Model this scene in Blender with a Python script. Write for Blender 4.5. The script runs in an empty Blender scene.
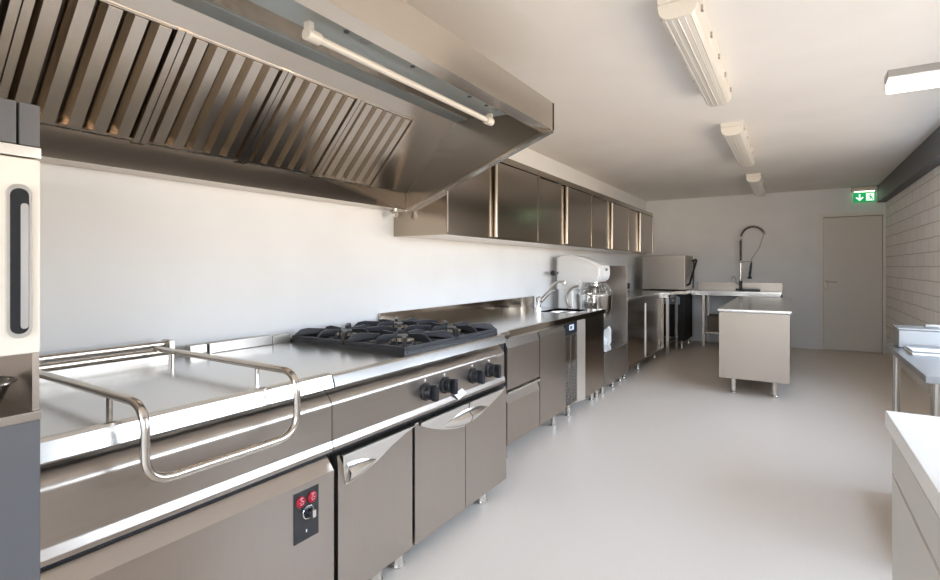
import bpy, bmesh, math, random
from mathutils import Vector, Matrix
random.seed(7)
C = bpy.context.scene.collection
PI = math.pi

# ------------------------------------------------------------------ camera
CAM_H = 1.29
YAW = math.atan(330/511)
cam = bpy.data.cameras.new('camera'); co = bpy.data.objects.new('camera', cam); C.objects.link(co)
co.location = (0, 0, CAM_H); co.rotation_euler = (PI/2, 0, YAW)
cam.sensor_width = 36; cam.lens = 36*511/940
cam.shift_x = (470-463)/940; cam.shift_y = (267-290)/940
cam.clip_start = 0.02
bpy.context.scene.camera = co

# ------------------------------------------------------------------ materials
def new_mat(name):
    m = bpy.data.materials.new(name); m.use_nodes = True
    nt = m.node_tree; b = nt.nodes['Principled BSDF']
    return m, nt, b
def plain(name, col, rough=.5, metal=0., emit=None, es=0., **kw):
    m, nt, b = new_mat(name)
    b.inputs['Base Color'].default_value = (*col, 1)
    b.inputs['Roughness'].default_value = rough; b.inputs['Metallic'].default_value = metal
    if emit:
        b.inputs['Emission Color'].default_value = (*emit, 1); b.inputs['Emission Strength'].default_value = es
    for k, v in kw.items(): b.inputs[k].default_value = v
    return m
def noise_mix(nt, b, c1, c2, scale=(1,1,1), ns=5, detail=4, lo=.35, hi=.65, rough=None, bump=0., coords='Object'):
    N, L = nt.nodes, nt.links
    tc = N.new('ShaderNodeTexCoord'); mp = N.new('ShaderNodeMapping'); mp.inputs['Scale'].default_value = scale
    nz = N.new('ShaderNodeTexNoise'); nz.inputs['Scale'].default_value = ns; nz.inputs['Detail'].default_value = detail
    L.new(tc.outputs[coords], mp.inputs['Vector']); L.new(mp.outputs['Vector'], nz.inputs['Vector'])
    cr = N.new('ShaderNodeValToRGB'); cr.color_ramp.elements[0].position = lo; cr.color_ramp.elements[1].position = hi
    cr.color_ramp.elements[0].color = (*c1, 1); cr.color_ramp.elements[1].color = (*c2, 1)
    L.new(nz.outputs['Fac'], cr.inputs['Fac']); L.new(cr.outputs['Color'], b.inputs['Base Color'])
    if rough:
        mr = N.new('ShaderNodeMapRange'); mr.inputs['To Min'].default_value = rough[0]; mr.inputs['To Max'].default_value = rough[1]
        L.new(nz.outputs['Fac'], mr.inputs['Value']); L.new(mr.outputs['Result'], b.inputs['Roughness'])
    if bump:
        bp = N.new('ShaderNodeBump'); bp.inputs['Strength'].default_value = bump; bp.inputs['Distance'].default_value = .0006
        L.new(nz.outputs['Fac'], bp.inputs['Height']); L.new(bp.outputs['Normal'], b.inputs['Normal'])
def steel(name, col, r0, r1, scale, bump=.03):
    m, nt, b = new_mat(name)
    b.inputs['Metallic'].default_value = 1
    c2 = tuple(min(1, x*1.02) for x in col); c1 = tuple(x*.98 for x in col)
    noise_mix(nt, b, c1, c2, scale, 6, 5, .3, .7, (r0, r1), bump)
    return m
M = {}
M['steel']   = steel('brushed_steel', (.435,.385,.34), .27, .31, (60, 60, 1.2))
M['steel_h'] = steel('brushed_steel_horizontal', (.435,.385,.34), .27, .31, (60, 1.2, 60))
M['top']     = steel('worktop_steel', (.64,.635,.62), .14, .24, (3, 40, 40), .02)
M['hood']    = steel('hood_steel', (.64,.575,.50), .2, .21, (60, 1.2, 60), 0)
M['trough']  = steel('trough_steel', (.34,.29,.24), .09, .11, (60, 1.2, 60), 0)  # trough stainless: its dark reflection is put into the base colour
M['bright']  = steel('polished_steel', (.78,.77,.75), .14, .18, (40, 2, 40), .01)
M['cabin']   = steel('cupboard_steel', (.40,.345,.29), .15, .18, (40, 40, 1.5), 0)
M['dull']    = steel('dull_steel', (.46,.42,.375), .36, .42, (20, 20, 3), 0)
M['satin']   = steel('satin_steel', (.42,.36,.30), .40, .44, (60, 60, 2), 0)
M['chrome']  = plain('chrome', (.75,.74,.72), .12, 1)
M['tube']    = plain('satin_tube', (.62,.58,.53), .2, 1)
M['trim_steel'] = steel('upstand_steel', (.50,.44,.375), .10, .12, (60, 1.2, 60), 0)
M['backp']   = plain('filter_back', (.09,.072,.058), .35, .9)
M['inner']   = plain('inner_sheet', (.30,.28,.255), .30, 1)
M['edge']    = plain('edge_steel', (.85,.82,.77), .3, 1)
M['iron']    = plain('cast_iron', (.018,.02,.026), .42)
M['iron2']   = plain('enamel_black', (.02,.02,.022), .25)
M['black']   = plain('black_plastic', (.012,.013,.016), .32)
M['gap']     = plain('shadow_gap', (.012,.012,.013), .7)
M['brass']   = plain('burner_ring', (.80,.70,.55), .3, 1)
M['red']     = plain('red_lens', (.35,.015,.03), .2)
M['white_p'] = plain('white_paint', (.80,.80,.79), .3)
M['mark']    = plain('white_mark', (.85,.85,.85), .5)
M['screen']  = plain('display', (.05,.07,.1), .2, 0, (.55,.68,.9), .8)
M['cream']   = plain('cream_enamel', (.68,.64,.57), .35)
M['darkg']   = plain('dark_grey_panel', (.10,.10,.105), .4)
M['midg']    = plain('mid_grey_steel', (.32,.32,.32), .35, .8)
M['glass_d'] = plain('dark_glass', (.012,.014,.018), .06)
M['tubelamp']= plain('lamp_tube_off', (.62,.59,.53), .2)
M['galv']    = plain('galvanised_plate', (.42,.46,.46), .38, .7)
M['lamp_on'] = plain('lit_lamp', (.9,.9,.9), .4, 0, (1,.99,.96), 2.2)
M['sign_g']  = plain('sign_green', (.0,.22,.07), .4, 0, (.0,.30,.09), .55)
M['sign_w']  = plain('sign_white', (.8,.85,.8), .4, 0, (.75,1,.8), .75)
M['sign_l']  = plain('sign_lamp', (.8,.85,.8), .4, 0, (.85,1,.72), 2.)
M['door']    = plain('door_paint', (.66,.63,.58), .45)
M['frame']   = plain('door_frame_paint', (.74,.71,.65), .45)
M['worktop_w']= plain('white_stone', (.82,.81,.79), .3)
M['beige']   = plain('beige_panel', (.62,.60,.56), .45)
M['beam']    = plain('grey_beam', (.12,.125,.13), .6)
m, nt, b = new_mat('lamp_cover'); M['cover'] = m
b.inputs['Base Color'].default_value = (.80,.765,.69,1); b.inputs['Roughness'].default_value = .18
m, nt, b = new_mat('wall_plaster'); M['wall'] = m
noise_mix(nt, b, (.755,.76,.76), (.79,.80,.80), (1,1,1), 3, 4, .3, .7, None, .02); b.inputs['Roughness'].default_value = .75
m, nt, b = new_mat('ceiling_paint'); M['ceil'] = m
noise_mix(nt, b, (.85,.82,.775), (.88,.85,.80), (1,1,1), 2, 3); b.inputs['Roughness'].default_value = .85
m, nt, b = new_mat('floor_resin'); M['floor'] = m
noise_mix(nt, b, (.70,.625,.55), (.765,.685,.605), (1,1,1), 160, 5, .3, .7, (.32,.45), .04)
m, nt, b = new_mat('white_brick'); M['brick'] = m
N, L = nt.nodes, nt.links
tc = N.new('ShaderNodeTexCoord'); sp = N.new('ShaderNodeSeparateXYZ'); cb = N.new('ShaderNodeCombineXYZ')
L.new(tc.outputs['Object'], sp.inputs[0]); L.new(sp.outputs['Y'], cb.inputs['X']); L.new(sp.outputs['Z'], cb.inputs['Y'])
nz = N.new('ShaderNodeTexNoise'); nz.inputs['Scale'].default_value = 9; L.new(cb.outputs[0], nz.inputs['Vector'])
ad = N.new('ShaderNodeMixRGB'); ad.blend_type = 'ADD'; ad.inputs[0].default_value = .02
L.new(cb.outputs[0], ad.inputs[1]); L.new(nz.outputs['Color'], ad.inputs[2])
br = N.new('ShaderNodeTexBrick'); br.inputs['Scale'].default_value = 1; br.inputs['Brick Width'].default_value = .42
br.inputs['Row Height'].default_value = .145; br.inputs['Mortar Size'].default_value = .006; br.inputs['Mortar Smooth'].default_value = .3
br.inputs['Color1'].default_value = (.92,.90,.87,1); br.inputs['Color2'].default_value = (.86,.845,.81,1); br.inputs['Mortar'].default_value = (.60,.58,.54,1)
L.new(ad.outputs[0], br.inputs['Vector']); L.new(br.outputs['Color'], b.inputs['Base Color']); b.inputs['Roughness'].default_value = .8
bp = N.new('ShaderNodeBump'); bp.inputs['Strength'].default_value = .5; bp.inputs['Distance'].default_value = .01; bp.invert = True
L.new(br.outputs['Fac'], bp.inputs['Height']); L.new(bp.outputs['Normal'], b.inputs['Normal'])
# perforated / slotted look is modelled, not painted

# ------------------------------------------------------------------ geometry helpers
def B(): return bmesh.new()
def box(bm, x0, x1, y0, y1, z0, z1, bev=0., seg=2):
    r = bmesh.ops.create_cube(bm, size=1)
    vs = r['verts']
    for v in vs:
        v.co = Vector(((x0+x1)/2 + v.co.x*(x1-x0), (y0+y1)/2 + v.co.y*(y1-y0), (z0+z1)/2 + v.co.z*(z1-z0)))
    if bev:
        es = list({e for v in vs for e in v.link_edges})
        bmesh.ops.bevel(bm, geom=es, offset=bev, segments=seg, affect='EDGES', profile=.5)
    return bm
def prism(bm, poly, axis, a, b):
    """closed polygon (list of 2D points) extruded along axis from a to b"""
    def mk(p, t):
        if axis == 'Y': return (p[0], t, p[1])
        if axis == 'X': return (t, p[0], p[1])
        return (p[0], p[1], t)
    v0 = [bm.verts.new(mk(p, a)) for p in poly]; v1 = [bm.verts.new(mk(p, b)) for p in poly]
    n = len(poly); fs = []
    fs.append(bm.faces.new(v0)); fs.append(bm.faces.new(v1[::-1]))
    for i in range(n): fs.append(bm.faces.new((v0[i], v1[i], v1[(i+1) % n], v0[(i+1) % n])))
    bmesh.ops.recalc_face_normals(bm, faces=fs)
    return bm
def strip(bm, line, t, axis, a, b):
    """open polyline turned into a folded sheet of thickness t, extruded along axis"""
    pts = [Vector(p) for p in line]; off = []
    for i, p in enumerate(pts):
        ns = []
        for j in (i-1, i):
            if 0 <= j < len(pts)-1:
                d = (pts[j+1]-pts[j]).normalized(); ns.append(Vector((-d.y, d.x)))
        n = sum(ns, Vector((0,0))).normalized()
        k = 1/max(.35, n.dot(ns[0]))
        off.append(p + n*t*k)
    return prism(bm, [tuple(p) for p in pts] + [tuple(p) for p in off[::-1]], axis, a, b)
def tube(bm, pts, r, n=12, closed=False, caps=True):
    pts = [Vector(p) for p in pts]; rings = []; m = len(pts)
    up = Vector((0,0,1)); prev = None
    for i, p in enumerate(pts):
        if closed: d = (pts[(i+1) % m]-pts[i-1]).normalized()
        else: d = (pts[min(i+1, m-1)]-pts[max(i-1, 0)]).normalized()
        if prev is None:
            a = d.orthogonal().normalized()
        else:
            a = (prev - d*prev.dot(d))
            a = a.normalized() if a.length > 1e-6 else d.orthogonal().normalized()
        prev = a; bb = d.cross(a); rr = r[i] if isinstance(r, (list, tuple)) else r
        rings.append([bm.verts.new(p + (a*math.cos(2*PI*k/n) + bb*math.sin(2*PI*k/n))*rr) for k in range(n)])
    fs = []
    for i in range(m if closed else m-1):
        A, D = rings[i], rings[(i+1) % m]
        for k in range(n): fs.append(bm.faces.new((A[k], A[(k+1) % n], D[(k+1) % n], D[k])))
    if caps and not closed:
        fs.append(bm.faces.new(rings[0][::-1])); fs.append(bm.faces.new(rings[-1]))
    bmesh.ops.recalc_face_normals(bm, faces=fs)
    return bm
def lathe(bm, prof, c, axis='Z', n=24):
    """profile of (radius, height) turned round an axis through c"""
    c = Vector(c); rings = []; fs = []
    for r, h in prof:
        ring = []
        for k in range(n):
            a = 2*PI*k/n; u, v = max(r, 1e-4)*math.cos(a), max(r, 1e-4)*math.sin(a)
            o = {'Z': (u, v, h), 'X': (h, u, v), 'Y': (u, h, v)}[axis]
            ring.append(bm.verts.new(c + Vector(o)))
        rings.append(ring)
    for A, D in zip(rings, rings[1:]):
        for k in range(n): fs.append(bm.faces.new((A[k], A[(k+1) % n], D[(k+1) % n], D[k])))
    fs.append(bm.faces.new(rings[0][::-1])); fs.append(bm.faces.new(rings[-1]))
    bmesh.ops.recalc_face_normals(bm, faces=fs)
    return bm
def arc(cx, cy, r, a0, a1, n=8):
    return [(cx + r*math.cos(a0+(a1-a0)*i/n), cy + r*math.sin(a0+(a1-a0)*i/n)) for i in range(n+1)]
def fillet(pts, rad, n=6):
    """round the inner corners of a 3D polyline"""
    P = [Vector(p) for p in pts]; out = [P[0]]
    for i in range(1, len(P)-1):
        a, b, c = P[i-1], P[i], P[i+1]
        d0, d1 = (a-b).normalized(), (c-b).normalized()
        s, e = b + d0*rad, b + d1*rad
        for k in range(n+1):
            t = k/n; out.append((1-t)**2*s + 2*t*(1-t)*b + t*t*e)
    out.append(P[-1]); return out
def base_loc(o):
    v = Vector((0,0,0)); p = o
    while p is not None: v += p.location; p = p.parent
    return v
def obj(name, bm, mat, parent=None, smooth=35):
    me = bpy.data.meshes.new(name); org = base_loc(parent) if parent else Vector((0,0,0))
    if parent: bmesh.ops.translate(bm, verts=bm.verts, vec=-org)
    bm.to_mesh(me); bm.free()
    for p in me.polygons: p.use_smooth = True
    me.set_sharp_from_angle(angle=math.radians(smooth))
    me.materials.append(M[mat] if isinstance(mat, str) else mat)
    o = bpy.data.objects.new(name, me); C.objects.link(o)
    wn = o.modifiers.new('weighted_normals', 'WEIGHTED_NORMAL'); wn.keep_sharp = True; wn.weight = 100
    if parent: o.parent = parent
    return o
def thing(name, label, cat, loc, group=None):
    o = bpy.data.objects.new(name, None); C.objects.link(o); o.location = loc; o.empty_display_size = .1
    o['label'] = label; o['category'] = cat
    if group: o['group'] = group
    return o
def tag(o, label, cat, group=None):
    o['label'] = label; o['category'] = cat
    if group: o['group'] = group
    return o
def struct(name, bm, mat, parent=None):
    o = obj(name, bm, mat, parent)
    o['kind'] = 'structure'; return o
def bx(*a, **k): return box(B(), *a, **k)
def copy_tree(o, parent=None):
    c = o.copy(); C.objects.link(c)
    if parent: c.parent = parent
    for ch in list(o.children): copy_tree(ch, c)
    return c
def foot(parent, x, y, z1, r=.022):
    bm = B()
    lathe(bm, [(r*.95,.0),(r*1.12,.004),(r*1.12,.012),(r*.98,.018),(r*.98,.045),(r,.047),(r,z1)], (x,y,0), 'Z', 20)
    return obj('foot', bm, 'tube', parent)

# ------------------------------------------------------------------ room shell
XL, XR, YB, YF, ZC = -2.27, 1.157, 9.75, -3.0, 2.50
struct('floor', bx(XL-.2, XR+.2, YF-.2, YB+.2, -.1, 0), 'floor')
struct('ceiling', bx(XL-.2, XR+.2, YF-.2, YB+.2, ZC, ZC+.1), 'ceil')
struct('wall_left', bx(XL-.2, XL, YF-.2, YB+.2, 0, ZC), 'wall')
DX0, DX1, DZ = .393, 1.12, 2.065
bm = B(); box(bm, XL, DX0-.045, YB, YB+.2, 0, ZC); box(bm, DX0-.045, XR, YB, YB+.2, DZ+.045, ZC); box(bm, DX1+.03, XR, YB, YB+.2, 0, DZ+.045); box(bm, DX0-.06, XR, YB+.1, YB+.2, 0, DZ+.06)
struct('wall_back', bm, 'wall')
GX0, GX1, GZ0, GZ1 = -1.2, .95, .95, 2.2      # added unseen window behind the camera, to brighten left wall and floor
bm = B(); box(bm, XL, GX0, YF-.2, YF, 0, ZC); box(bm, GX1, XR, YF-.2, YF, 0, ZC); box(bm, GX0, GX1, YF-.2, YF, 0, GZ0); box(bm, GX0, GX1, YF-.2, YF, GZ1, ZC)
struct('wall_front', bm, 'wall')
bm = B()
for (x0,x1,z0,z1) in ((GX0,GX0+.06,GZ0,GZ1),(GX1-.06,GX1,GZ0,GZ1),(GX0+.06,GX1-.06,GZ0,GZ0+.06),(GX0+.06,GX1-.06,GZ1-.06,GZ1),(-.16,-.09,GZ0+.06,GZ1-.06)): box(bm, x0, x1, YF-.12, YF-.06, z0, z1)
struct('window_4', bm, 'white_p')
lt = bpy.data.lights.new('window_portal', 'AREA'); lt.shape = 'RECTANGLE'; lt.size = GX1-GX0; lt.size_y = GZ1-GZ0; lt.cycles.is_portal = True
lo = bpy.data.objects.new('window_portal', lt); C.objects.link(lo); lo.location = ((GX0+GX1)/2, YF-.14, (GZ0+GZ1)/2); lo.rotation_euler = (-PI/2, 0, PI)
WIN = [(-2.7,-.9,.88,1.92), (1.5,4.3,.88,1.92), (4.6,6.4,1.26,1.92)]
bm = B()
ys = [YF-.2] + [v for w in WIN for v in w[:2]] + [YB+.2]
for i in range(0, len(ys), 2): box(bm, XR, XR+.2, ys[i], ys[i+1], 0, ZC)
for a, c, WZ0, WZ1 in WIN: box(bm, XR, XR+.2, a, c, 0, WZ0); box(bm, XR, XR+.2, a, c, WZ1, ZC)
struct('wall_right', bm, 'brick')
for i, (a, c, WZ0, WZ1) in enumerate(WIN):
    bm = B(); f = .05
    for (y0,y1,z0,z1) in ((a,a+f,WZ0,WZ1),(c-f,c,WZ0,WZ1),(a+f,c-f,WZ0,WZ0+f),(a+f,c-f,WZ1-f,WZ1),((a+c)/2-.03,(a+c)/2+.03,WZ0+f,WZ1-f)):
        box(bm, XR+.06, XR+.12, y0, y1, z0, z1)
    struct('window_%d' % (i+1), bm, 'white_p')
    lt = bpy.data.lights.new('window_portal', 'AREA'); lt.shape = 'RECTANGLE'; lt.size = c-a; lt.size_y = WZ1-WZ0
    lt.cycles.is_portal = True
    lo = bpy.data.objects.new('window_portal', lt); C.objects.link(lo)
    lo.location = (XR+.14, (a+c)/2, (WZ0+WZ1)/2)
    lo.rotation_euler = Matrix(((0,0,1),(1,0,0),(0,1,0))).to_euler()   # local -Z looks towards -X
bm = B(); box(bm, XR-.10, XR, YF, YB, ZC-.25, ZC); struct('trim_1', bm, 'beam')  # beam lengthened and deepened out of view to darken reflections in the steel
struct('baseboard_back', bx(-.1, DX0-.05, YB-.012, YB, 0, .07), 'wall')
# door with frame
bm = B(); box(bm, DX0-.05, DX0, YB-.02, YB+.12, 0, DZ+.05); box(bm, DX1, DX1+.035, YB-.02, YB+.12, 0, DZ+.05); box(bm, DX0, DX1, YB-.02, YB+.12, DZ, DZ+.05)
struct('trim_2', bm, 'frame')
d1 = struct('door_1', bx(DX0+.004, DX1-.004, YB+.02, YB+.06, .008, DZ-.006, bev=.002), 'door')
bm = B()
lathe(bm, [(.026,0),(.026,-.008),(.012,-.01),(.010,-.05)], (DX0+.045, YB+.02, 1.055), 'Y', 16)
tube(bm, [(DX0+.045, YB-.028, 1.055), (DX0+.10, YB-.03, 1.057), (DX0+.175, YB-.026, 1.055)], .009, 10)
obj('door_handle', bm, 'dull', d1)
bm = B(); lathe(bm, [(.026,0),(.026,-.008),(.010,-.012)], (DX0+.045, YB+.02, .975), 'Y', 16); obj('lock', bm, 'dull', d1)

# ------------------------------------------------------------------ extraction hood
HY0, HY1 = -.35, 2.634
hood = thing('extraction_hood', 'long stainless steel extraction hood with slanted baffle filters above the cooking line', 'extractor hood', (-1.7, 1.14, 1.66))
bm = B()
strip(bm, [(-2.262,2.19),(-1.105,2.19),(-1.105,2.04),(-1.18,2.04),(-1.18,2.06)], -.004, 'Y', HY0, HY1)
obj('canopy', bm, 'hood', hood)
bm = B(); strip(bm, [(-2.13,1.668),(-2.13,1.772),(-2.15,1.772)], .004, 'Y', HY0, HY1-.006)
box(bm, -2.262, -2.13, HY0, HY1-.006, 1.664, 1.668)
obj('grease_trough', bm, 'trough', hood)
bm = B(); strip(bm, [(-1.80,2.124),(-1.742,2.186)], .004, 'Y', HY0, HY1-.006)
obj('inner_panel', bm, 'hood', hood)
bm = B(); box(bm, -1.74, -1.66, HY0+.02, HY1-.02, 2.178, 2.186); obj('roof_strip', bm, 'galv', hood)
bm = B()   # blank sheet closing the filter bank at its end
prism(bm, [(-2.13,1.774),(-1.80,2.124),(-1.803,2.127),(-2.133,1.777)], 'Y', 2.29, HY1-.006)
obj('blanking_sheet', bm, 'hood', hood)
for y in (HY0, HY1-.02):
    bm = B(); prism(bm, [(-2.266,1.66),(-2.13,1.66),(-1.105,2.04),(-1.105,2.19),(-2.266,2.19)], 'Y', y, y+.02)
    d = Vector((1.025, .38)).normalized(); n_ = Vector((-d.y, d.x))
    e = obj('end_panel', bm, 'hood', hood)
    if y > 1:
        bm = B(); prism(bm, [(-2.125,1.78),(-2.125,1.668),(-1.19,2.032),(-1.19,2.184),(-1.745,2.184)], 'Y', y-.003, y-.0005); obj('inner_plate', bm, 'inner', e)
    p = [Vector((-2.25,1.655)), Vector((-2.13,1.655)), Vector((-1.11,2.033))]
    bm = B(); strip(bm, [tuple(v) for v in p], .007, 'Y', y-.012 if y > 1 else y, y+.012+.02)
    obj('edge_flange', bm, 'bright', e)
def filt(y0, y1, root):
    """one baffle filter: frame, folded channels, dark gaps between them"""
    a, c = Vector((-2.128,1.775)), Vector((-1.80,2.124)); d = (c-a).normalized(); n = Vector((d.y, -d.x))   # n faces the kitchen
    Ln = (c-a).length
    def P(s, h): v = a + d*s + n*h; return (v.x, v.y)
    def slab(bm, ya, yb, s0, s1, h0, h1):
        prism(bm, [P(s0,h0), P(s1,h0), P(s1,h1), P(s0,h1)], 'Y', ya, yb)
    fr = B()
    slab(fr, y0+.002, y0+.026, 0, Ln, -.03, .012); slab(fr, y1-.026, y1-.002, 0, Ln, -.03, .012)
    slab(fr, y0+.026, y1-.026, 0, .010, -.03, -.002); slab(fr, y0+.026, y1-.026, Ln-.008, Ln, -.03, .004)
    f = obj('grease_filter', fr, 'hood', root)
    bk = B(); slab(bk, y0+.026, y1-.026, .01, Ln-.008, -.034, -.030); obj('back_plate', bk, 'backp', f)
    nb = 5; w = (y1-y0-.052)/nb; bf = B()
    for i in range(nb):
        yc = y0+.026+w*(i+.5); h = w*.44
        # trapezoid channel, open ends darkened by the back plate
        prof = [(yc-h,-.026),(yc-h*.60,.012),(yc+h*.60,.012),(yc+h,-.026),(yc+h-.003,-.028),(yc+h*.56,.008),(yc-h*.56,.008),(yc-h+.003,-.028)]
        v0, v1 = [], []
        for (yy, hh) in prof:
            q0, q1 = P(.012, hh), P(Ln-.010, hh)
            v0.append(bf.verts.new((q0[0], yy, q0[1]))); v1.append(bf.verts.new((q1[0], yy, q1[1])))
        k = len(prof); fs = [bf.faces.new((v0[j], v1[j], v1[(j+1) % k], v0[(j+1) % k])) for j in range(k)]
        fs += [bf.faces.new(v0), bf.faces.new(v1[::-1])]
        bmesh.ops.recalc_face_normals(bf, faces=fs)
    obj('baffles', bf, 'hood', f)
for k in range(6):
    y1 = 2.287 - k*.4355; filt(y1-.4355, y1, hood)
def hood_light(y0, y1):
    bm = B(); box(bm, -1.35, -1.205, y0-.30, y1+.07, 2.075, 2.186, .004)
    lf = obj('light_fixture', bm, 'galv', hood)
    bm = B(); tube(bm, [(-1.305,y0,2.036),(-1.305,y1,2.036)], .0135, 16); obj('lamp_tube', bm, 'tubelamp', lf)
    for y, s in ((y0,-1),(y1,1)):
        bm = B(); lathe(bm, [(.016,-.032*s),(.021,-.030*s),(.021,.022*s),(.016,.024*s)], (-1.305,y,2.036), 'Y', 18)
        box(bm, -1.318, -1.292, min(y,y+.02*s), max(y,y+.02*s), 2.036, 2.076)
        obj('lamp_holder', bm, 'tubelamp', lf)
    for y in (y0+.1, (y0+y1)/2-.12, (y0+y1)/2+.3, y1-.12):
        bm = B(); lathe(bm, [(.010,0),(.010,-.004),(.004,-.006)], (-1.25,y,2.075), 'Z', 12); obj('screw', bm, 'darkg', lf)
    for y in (y0+.19, y1-.04):
        bm = B(); lathe(bm, [(.024,0),(.024,-.002),(.018,-.003)], (-1.245,y,2.075), 'Z', 20); obj('cap', bm, 'midg', lf)
hood_light(1.12, 2.264); hood_light(-.26, .66)
bm = B(); tube(bm, [(-2.17,2.55,1.664),(-2.17,2.55,1.625)], .012, 12); lathe(bm, [(.017,-.012),(.019,-.01),(.019,.01),(.017,.012)], (-2.17,2.55,1.632), 'X', 14)
obj('drain_valve', bm, 'chrome', hood)

# ------------------------------------------------------------------ common appliance front profile (braising pan and range)
def front_profile(x_back=-2.22):
    return [(x_back,.63),(-1.386,.63),(-1.383,.631),(-1.3826,.634),(-1.3828,.642),(-1.3835,.644),(-1.3895,.664),(-1.3902,.667),(-1.3905,.670),(-1.3905,.674),(-1.3905,.788),(-1.3905,.793),(-1.3920,.800),(-1.397,.809),(-1.405,.819),(-1.416,.830),(-1.430,.842),(-1.445,.848),(x_back,.848)]
def rim(bm, y0, y1, top=.905):
    prism(bm, [(-2.18,top-.02),(-1.42,top-.02),(-1.41,.862),(-1.404,.857),(-1.378,.857),(-1.374,.862),(-1.387,top-.009),(-1.393,top-.002),(-1.403,top),(-2.18,top)], 'Y', y0, y1)
# braising pan
PY0, PY1 = .432, 1.284
pan = thing('braising_pan', 'stainless steel braising pan with flat lid and bent tube handle left of the gas range', 'braising pan', (-1.8, .86, 0))
bm = B(); prism(bm, front_profile(), 'Y', PY0, PY1); obj('front_panel', bm, 'steel_h', pan, 40)
bm = B(); box(bm, -2.22, -1.415, PY0, PY1, .09, .62); obj('body', bm, 'gap', pan)
bm = B(); prism(bm, [(-1.418,.10),(-1.372,.10),(-1.372,.566),(-1.407,.608),(-1.418,.608)], 'Y', PY0+.006, PY1-.006)
pd = obj('lower_door', bm, 'steel', pan, 8)
bm = B(); prism(bm, [(1.103,.378),(1.206,.378),(1.206,.545),(1.103,.545)], 'X', -1.372, -1.3695); cp = obj('control_plate', bm, 'iron2', pd)
for y in (1.129, 1.176):
    bm = B(); lathe(bm, [(.0185,0),(.0185,.004),(.014,.008),(.004,.010)], (-1.3695,y,.512), 'X', 20); rl = obj('indicator_lamp', bm, 'red', cp)
    bm = B()
    for k in range(5):
        a = k*1.256+.4; box(bm, -1.3602, -1.3592, y-.004+.006*math.cos(a), y+.001+.006*math.cos(a), .5105+.006*math.sin(a), .5128+.006*math.sin(a))
    obj('lamp_symbol', bm, plain('pink_mark', (.75,.35,.4), .4), rl)
bm = B(); lathe(bm, [(.020,0),(.020,.004),(.015,.006),(.012,.024),(.010,.026)], (-1.3695,1.160,.467), 'X', 20); kn = obj('knob', bm, 'black', cp)
bm = B(); lathe(bm, [(.022,0),(.023,.002),(.022,.003)], (-1.3692,1.160,.467), 'X', 24); obj('knob_ring', bm, 'chrome', cp)
bm = B(); box(bm, -1.3455, -1.339, 1.156, 1.170, .455, .480, .002); obj('pointer', bm, 'chrome', kn)
bm = B(); box(bm, -1.3693, -1.3689, 1.152, 1.156, .402, .412); obj('knob_mark', bm, 'mark', cp)
bm = B(); rim(bm, PY0, PY1-.004, .912); lid = obj('lid', bm, 'top', pan, 8)
bm = B(); tube(bm, [(-2.17,PY0-.0,.975),(-2.17,1.118,.975)], .0125, 14); tube(bm, [(-2.15,PY0,.947),(-2.15,1.10,.947)], .014, 14)
obj('hinge_bar', bm, 'tube', pan)
bm = B(); box(bm, -2.20, -2.135, 1.10, 1.125, .905, .990, .004); box(bm, -2.20,-2.14, PY0, 1.10, .905, .932); obj('hinge_bracket', bm, 'dull', pan)
bm = B(); box(bm, -2.215, -2.17, 1.205, 1.282, .912, .952, .004); obj('rear_ledge', bm, 'dull', pan)
bm = B(); tube(bm, fillet([(-2.155,.613,.962),(-1.30,.613,.962),(-1.30,.613,.769),(-1.30,1.058,.769),(-1.30,1.058,.962),(-2.155,1.058,.962)], .07, 8), .0115, 14)
hd = obj('handle_rail', bm, 'tube', lid)
for (x, y) in ((-1.482,.613),(-1.50,1.058),(-2.03,1.058),(-2.03,.613)):
    bm = B(); tube(bm, [(x,y,.908),(x,y,.962)], .0075, 10); obj('post', bm, 'tube', hd)
for y in (PY0+.06, PY1-.06): foot(pan, -1.46, y, .09); foot(pan, -2.1, y, .09)

# ------------------------------------------------------------------ cooking range
RY0, RY1 = 1.288, 2.588
rng = thing('cooking_range', 'stainless steel gas range with four black burners, knobs and cupboard doors', 'cooker', (-1.8, 1.94, 0))
bm = B(); prism(bm, front_profile(), 'Y', RY0, RY1); obj('control_panel', bm, 'steel_h', rng, 40)
bm = B(); box(bm, -2.22, -1.415, RY0, RY1, .085, .62); obj('body', bm, 'gap', rng)
bm = B(); rim(bm, RY0, RY1-.003, .905); obj('top_plate', bm, 'top', rng, 8)
bm = B(); box(bm, -2.215, -2.17, 1.292, 1.62, .905, .952, .004); box(bm, -2.215, -2.18, 1.63, 1.735, .905, .945, .003); obj('rear_ledge', bm, 'dull', rng)
def lens(bm, y0, y1, zc, hz, x, bulge, cut=None):
    """pointed scoop bulging out of a door front (along Y), pointed at both ends"""
    n, m = 20, 8; rows = []
    for i in range(n+1):
        t = i/n; y = y0+(y1-y0)*t
        if cut is not None and y < cut: continue
        w = max(.02, math.sin(PI*t)**.8); row = []
        for j in range(m+1):
            a = -PI/2+PI*j/m
            row.append(bm.verts.new((x + bulge*w*math.cos(a)*(.55+.45*(math.sin(a)<0.1)), y, zc(t)+hz*w*math.sin(a))))
        rows.append(row)
    fs = []
    for A, D in zip(rows, rows[1:]):
        for j in range(m): fs.append(bm.faces.new((A[j], A[j+1], D[j+1], D[j])))
    fs.append(bm.faces.new(rows[0])); fs.append(bm.faces.new(rows[-1][::-1]))
    for A, D in zip(rows, rows[1:]): fs.append(bm.faces.new((A[0], D[0], D[m], A[m])))
    bmesh.ops.recalc_face_normals(bm, faces=fs)
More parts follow.
